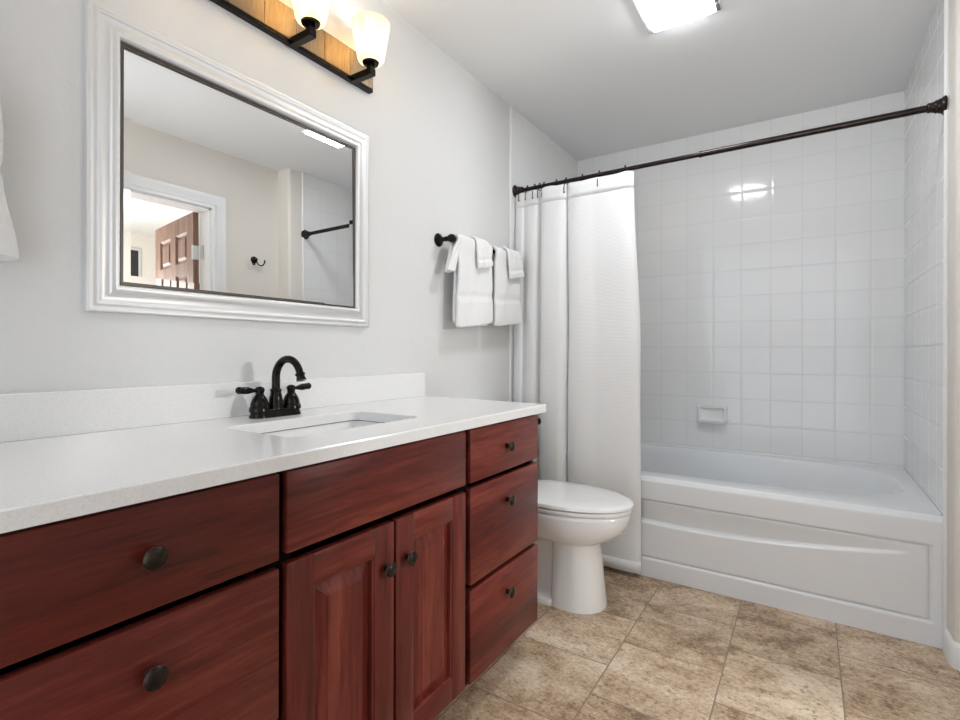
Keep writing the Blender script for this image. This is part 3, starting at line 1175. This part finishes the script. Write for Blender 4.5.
lathe(bm, (0.215, TCY - 0.17, 0.69), (1, 0, 0), [(0, 0.014), (0.012, 0.014), (0.016, 0.008), (0.017, 0)], 16)
box(bm, 0.222, 0.230, TCY - 0.175, TCY - 0.10, 0.684, 0.696, 0.002)
obj('flush_lever', bm, 'chrome', to, 40)

# ------------------------------------------------------------------ shower rod, rings, curtain
RZ = 1.942


def rod_y(x):
    return 2.461 - 0.0195 * x


sr_ = thing('shower_rod', 'dark bronze shower curtain rod spanning the tub alcove', 'curtain rod', (0.9, rod_y(0.9), RZ))
RD = Vector((1, -0.0195, 0))
bm = B()
lathe(bm, (0.0095, rod_y(0.0095), RZ), RD, [(0, 0.0105), (0.96, 0.0105)], 20)
obj('inner_tube', bm, 'rod', sr_, 40)
bm = B()
lathe(bm, (0.955, rod_y(0.955), RZ), RD, [(0, 0.0105), (0.001, 0.0138), (0.014, 0.0138), (0.0145, 0.0128), (0.8225, 0.0128)], 20)
obj('outer_tube', bm, 'rod', sr_, 40)
for x, q in ((0.009, 1), (W - 0.0015, -1)):
    bm = B()
    lathe(bm, (x, rod_y(x), RZ), (q, 0, 0), [(0, 0.034), (0.004, 0.035), (0.008, 0.030), (0.012, 0.027), (0.022, 0.0225), (0.027, 0.0235), (0.030, 0.020), (0.040, 0.017), (0.046, 0.0185), (0.05, 0.0165), (0.052, 0.0125)], 28)
    obj('flange', bm, 'rod', sr_, 40)

ring_x = [0.045, 0.085, 0.130, 0.160, 0.185, 0.258, 0.312, 0.402, 0.491, 0.622]
ords = ['first', 'second', 'third', 'fourth', 'fifth', 'sixth', 'seventh', 'eighth', 'ninth', 'last']


def curtain_ring(x, lab):
    RY = rod_y(x)
    t = thing('curtain_ring', lab, 'curtain ring', (x, RY, RZ), 'rings on the shower rod')
    bm = B()
    pts = [(x, RY + 0.0175 * math.cos(a), RZ - 0.0035 + 0.0175 * math.sin(a)) for a in [2 * PI * k / 24 for k in range(24)]]
    pts.append(pts[0])
    sweep(bm, pts, 0.0018, 8, False)
    lathe(bm, (x, RY, RZ + 0.0165), (0, 0, 1), [(-0.003, 0.0), (-0.002, 0.004), (0.001, 0.0048), (0.004, 0.003), (0.005, 0)], 10, False)
    obj('ring', bm, 'rod', t, 60)
    bm = B()
    hk = [(x, RY - 0.016, RZ - 0.012), (x, RY - 0.026, RZ - 0.030), (x, RY - 0.028, RZ - 0.055), (x, RY - 0.024, RZ - 0.064)]
    sweep(bm, hk, 0.0022, 8)
    lathe(bm, (x, RY - 0.026, RZ - 0.062), (0, 0, 1), [(-0.005, 0), (-0.003, 0.0035), (0.001, 0.004), (0.005, 0)], 10, False)
    obj('hook', bm, 'rod', t, 60)
    return t


r0 = curtain_ring(ring_x[0], 'bronze curtain ring nearest the left wall, first on the rod')
for i, x in enumerate(ring_x[1:], 1):
    lab = ('bronze curtain ring at the free right edge of the curtain' if i == len(ring_x) - 1
           else '%s bronze curtain ring on the rod counted from the left wall' % ords[i])
    dup(r0, (x, rod_y(x), RZ), lab)

cu = thing('shower_curtain', 'white textured fabric shower curtain drawn to the left over the tub', 'shower curtain', (0.35, 2.41, 0))
mid = [(.016, .004), (.020, -.012), (.036, -.022), (.060, -.024), (.074, -.014), (.084, -.016), (.108, -.028), (.140, -.032), (.162, -.024),
       (.178, -.002), (.190, .008), (.194, -.006), (.192, -.030), (.208, -.048), (.250, -.054), (.285, -.054), (.314, -.048), (.330, -.028), (.340, .004), (.345, .004), (.347, -.014),
       (.368, -.034), (.410, -.044), (.455, -.042), (.500, -.036), (.545, -.038), (.605, -.043), (.656, -.044), (.692, -.036), (.707, -.020), (.704, -.006), (.694, .002)]
cs = catmull(mid, 7)
ns = len(cs)
bm = B()
nz = 70
rows = []
ztop, zbot = RZ - 0.019, 0.022
for j in range(nz + 1):
    t = j / nz
    z = ztop + (zbot - ztop) * t
    amp = 0.62 + 0.38 * sst(0.0, 0.25, t) if True else 1
    tq = sst(0, 0.6, t)
    wid = 0.940 + 0.060 * sst(0.0, 0.45, t)
    row = []
    for i, (x, d) in enumerate(cs):
        lin = i / (ns - 1)
        yc = rod_y(x) - 0.002 + (2.436 - 0.0215 * x - rod_y(x)) * tq
        xx = 0.016 + (x - 0.016) * wid
        wob = 0.006 * math.sin(7 * x + 3 * t) * t
        ff = 1.0 - 0.45 * sst(0.45, 1.0, t) * (0 if lin < 0.6 else 1) * 0.6
        sag = -0.006 * (math.sin(lin * PI * (len(ring_x) - 1)) ** 2) * (1 - sst(0, 0.06, t))
        row.append((xx + wob * 0.5, yc + d * amp * ff + wob, z + sag))
    rows.append(row)
loft(bm, rows, False)
co = obj('fabric', bm, 'curtain', cu, 80)
md = co.modifiers.new('thick', 'SOLIDIFY')
md.thickness = 0.0022
md.offset = 0
# stitched hems
for nm, j0, j1 in (('top_hem', 0, 3), ('bottom_hem', nz - 2, nz)):
    bm = B()
    loft(bm, [[(x, y, z) for x, y, z in r] for r in rows[j0:j1 + 1]], False)
    ho = obj(nm, bm, 'curtain', cu, 80)
    md = ho.modifiers.new('thick', 'SOLIDIFY')
    md.thickness = 0.0027
    md.offset = 0

# ------------------------------------------------------------------ towel bar and towels
TBX, TBZ = 0.072, 1.548
tbar = thing('towel_bar', 'dark bronze towel bar on the left wall between mirror and curtain', 'towel bar', (0.0, 2.07, TBZ))
bm = B()
lathe(bm, (TBX, 1.755, TBZ), (0, 1, 0), [(0, 0.0), (0.002, 0.007), (0.010, 0.009), (0.014, 0.006), (0.018, 0.0085), (0.618, 0.0085), (0.622, 0.006), (0.628, 0.009), (0.634, 0.006), (0.636, 0)], 18, False)
obj('rail', bm, 'bronze', tbar, 40)
for y in (1.778, 2.376):
    bm = B()
    lathe(bm, (0.0, y, TBZ), (1, 0, 0), [(0, 0.029), (0.004, 0.030), (0.010, 0.026), (0.016, 0.017), (0.024, 0.011), (0.036, 0.0095), (0.046, 0.012), (0.052, 0.0105), (0.060, 0.015), (0.072, 0.0185), (0.084, 0.015), (0.092, 0.006), (0.094, 0)], 24)
    obj('post', bm, 'bronze', tbar, 40)


def draped(name, label, cat, y0, y1, lf, lb, th, rad, group, band=None, slant=0.0, seed=0, flare=0.0, skew=0.0, parent_loc=None, wave=0.004, curl=0.0):
    """a folded cloth hung over the towel bar: closed padded slab"""
    rnd = random.Random(seed)
    path = []
    n1 = 26

    def off(sv, base):
        return base * (0.12 + 0.88 * math.exp(-(sv / 0.035) ** 2))
    for k in range(n1):
        sv = lf * (1 - k / n1)
        path.append((rad if rad > 0.02 else off(sv, rad), -sv, sv))
    for k in range(9):
        a = k / 8 * PI
        path.append((rad * math.cos(a), rad * math.sin(a), 0.0))
    for k in range(1, n1 + 1):
        sv = lb * k / n1
        path.append((-rad if rad > 0.02 else -off(sv, rad), -sv, -sv))
    nt = 14
    outer, inner = [], []
    ph1, ph2 = rnd.random() * 6, rnd.random() * 6
    for idx, (dx, dz, s) in enumerate(path):
        a_, b_ = path[max(idx - 1, 0)], path[min(idx + 1, len(path) - 1)]
        tx, tz = b_[0] - a_[0], b_[1] - a_[1]
        L = math.hypot(tx, tz) or 1
        nxx, nzz = tz / L, -tx / L            # outward
        th_ = th
        if band and s > 0:
            dist = lf - s
            for c in band:
                th_ -= th * 0.28 * math.exp(-((dist - c) / 0.006) ** 2)
            if dist < band[-1] - 0.01:
                th_ += th * 0.22 * sst(0, 0.03, dist)
        ro, ri = [], []
        fl = flare * max(0, s) / lf if s > 0 else 0
        for t in range(nt + 1):
            u = t / nt
            yy = (y0 - fl) + (y1 - y0 + 2 * fl) * u + skew * max(0, -dz)
            w = wave * math.sin(ph1 + u * 5 + s * 9) * min(1, abs(s) * 5) + 0.002 * math.sin(ph2 + u * 13 + s * 21)
            dip = slant * (u - 0.5) * (1 if s > 0 else 0) * (s / lf if s > 0 else 0)
            fold = 0.010 * math.exp(-((u - 0.28) / 0.10) ** 2) * min(1, max(0, s) * 6)
            cu_ = curl * (u ** 2) * max(0, s)
            ro.append((TBX + dx + nxx * th_ + w + fold * 0.5 + cu_, yy, TBZ + dz + nzz * th_ + dip))
            ri.append((TBX + dx + w * 0.8 + cu_, yy, TBZ + dz + dip))
        outer.append(ro)
        inner.append(ri)
    bm = B()
    rings = [o + list(reversed(i)) for o, i in zip(outer, inner)]
    # round the ends by shrinking the last rings a little
    loft(bm, rings, True, True, True)
    o = obj(name, bm, 'terry', None, 70)
    md = o.modifiers.new('soft', 'SUBSURF')
    md.levels = 1
    md.render_levels = 2
    tag(o, label, cat, group)
    return o


grp = 'hand towels on the towel bar'
draped('hand_towel', 'white folded terry hand towel on the bar, left one nearer the vanity', 'towel', 1.815, 2.085, 0.374, 0.370, 0.017, 0.0115, grp, (0.145, 0.128), 0.035, 1, 0.010, wave=0.005)
draped('hand_towel', 'white folded terry hand towel on the bar, right one beside the curtain', 'towel', 2.118, 2.374, 0.355, 0.350, 0.017, 0.0115, grp, (0.14, 0.124), 0.030, 2, 0.008, wave=0.005)
grp = 'washcloths on the towel bar'
draped('washcloth', 'small white washcloth draped over the left hand towel', 'washcloth', 1.925, 2.035, 0.098, 0.09, 0.010, 0.030, grp, (0.035,), 0.030, 3, 0.004, skew=0.18, curl=0.06)
draped('washcloth', 'small white washcloth draped over the right hand towel', 'washcloth', 2.205, 2.335, 0.110, 0.09, 0.010, 0.030, grp, (0.035,), 0.030, 4, 0.004, skew=0.22, curl=0.06)
draped('washcloth', 'small white washcloth hanging by the bar post, left of the hand towels', 'washcloth', 1.802, 1.842, 0.145, 0.150, 0.013, 0.0105, grp, None, 0.0, 5, 0.006, skew=-0.42, wave=0.003)

# towel at the left edge of the photo, through a bronze ring
trg = thing('towel_ring', 'bronze towel ring on the wall left of the mirror, at the photo edge', 'towel ring', (0, 0.205, 1.66))
bm = B()
lathe(bm, (0.0, 0.205, 1.70), (1, 0, 0), [(0, 0.026), (0.006, 0.026), (0.012, 0.014), (0.045, 0.010), (0.052, 0.013), (0.058, 0.0)], 20)
obj('post', bm, 'bronze', trg, 40)
bm = B()
pts = [(0.048, 0.205 + 0.075 * math.sin(a), 1.625 + 0.075 * math.cos(a)) for a in [2 * PI * k / 32 for k in range(33)]]
sweep(bm, pts, 0.005, 10, False)
obj('ring', bm, 'bronze', trg, 40)
bm = B()
rings = []
for k in range(40):
    t = k / 39
    z = 1.575 - (1.575 - 1.236) * t
    yc = 0.212
    hw = 0.110 + 0.006 * sst(0, 0.3, t) + 0.024 * sst(0.55, 1.0, t) - 0.005 * math.exp(-((t - 0.5) / 0.04) ** 2)
    hd = 0.020 + 0.012 * sst(0, 0.3, t) - 0.004 * math.exp(-((t - 0.93) / 0.015) ** 2)
    ring = []
    for i in range(40):
        a = 2 * PI * i / 40
        c, s = math.cos(a), math.sin(a)
        rip = 1 + 0.10 * math.sin(3 * a + 1.2) * t
        ring.append((0.048 + hd * math.copysign(abs(c) ** 0.8, c) * rip, yc + hw * math.copysign(abs(s) ** 0.8, s), z + 0.006 * c * t))
    rings.append(ring)
top = [[(0.048 + (x - 0.048) * q, 0.212 + (y - 0.212) * q, 1.575 + dz) for x, y, z in rings[0]] for q, dz in ((0.35, 0.016), (0.8, 0.012))]
loft(bm, top + rings, True, True, True)
tw = obj('hand_towel', bm, 'terry', None, 70)
tag(tw, 'white terry hand towel hanging left of the mirror, cut by the photo edge', 'towel')

# ------------------------------------------------------------------ robe hook on the door wall
hk = thing('robe_hook', 'dark bronze double robe hook on the cream wall, reflected in the mirror', 'hook', (XD, 2.10, 1.715))
bm = B()
lathe(bm, (XD, 2.10, 1.72), (-1, 0, 0), [(0, 0.024), (0.005, 0.024), (0.009, 0.018), (0.012, 0.010), (0.026, 0.008), (0.03, 0.011), (0.036, 0.0)], 20)
obj('plate', bm, 'bronze', hk, 40)
for s in (-1, 1):
    bm = B()
    pts = catmull([(XD - 0.02, 2.10 + s * 0.004, 1.715), (XD - 0.032, 2.10 + s * 0.015, 1.685), (XD - 0.045, 2.10 + s * 0.034, 1.680), (XD - 0.052, 2.10 + s * 0.046, 1.698), (XD - 0.054, 2.10 + s * 0.048, 1.714)], 6)
    sweep(bm, pts, 0.0045, 10)
    lathe(bm, Vector(pts[-1]) - Vector((0, 0, 0.004)), (0, 0, 1), [(0, 0), (0.002, 0.006), (0.006, 0.0065), (0.011, 0)], 12, False)
    obj('hook', bm, 'bronze', hk, 40)
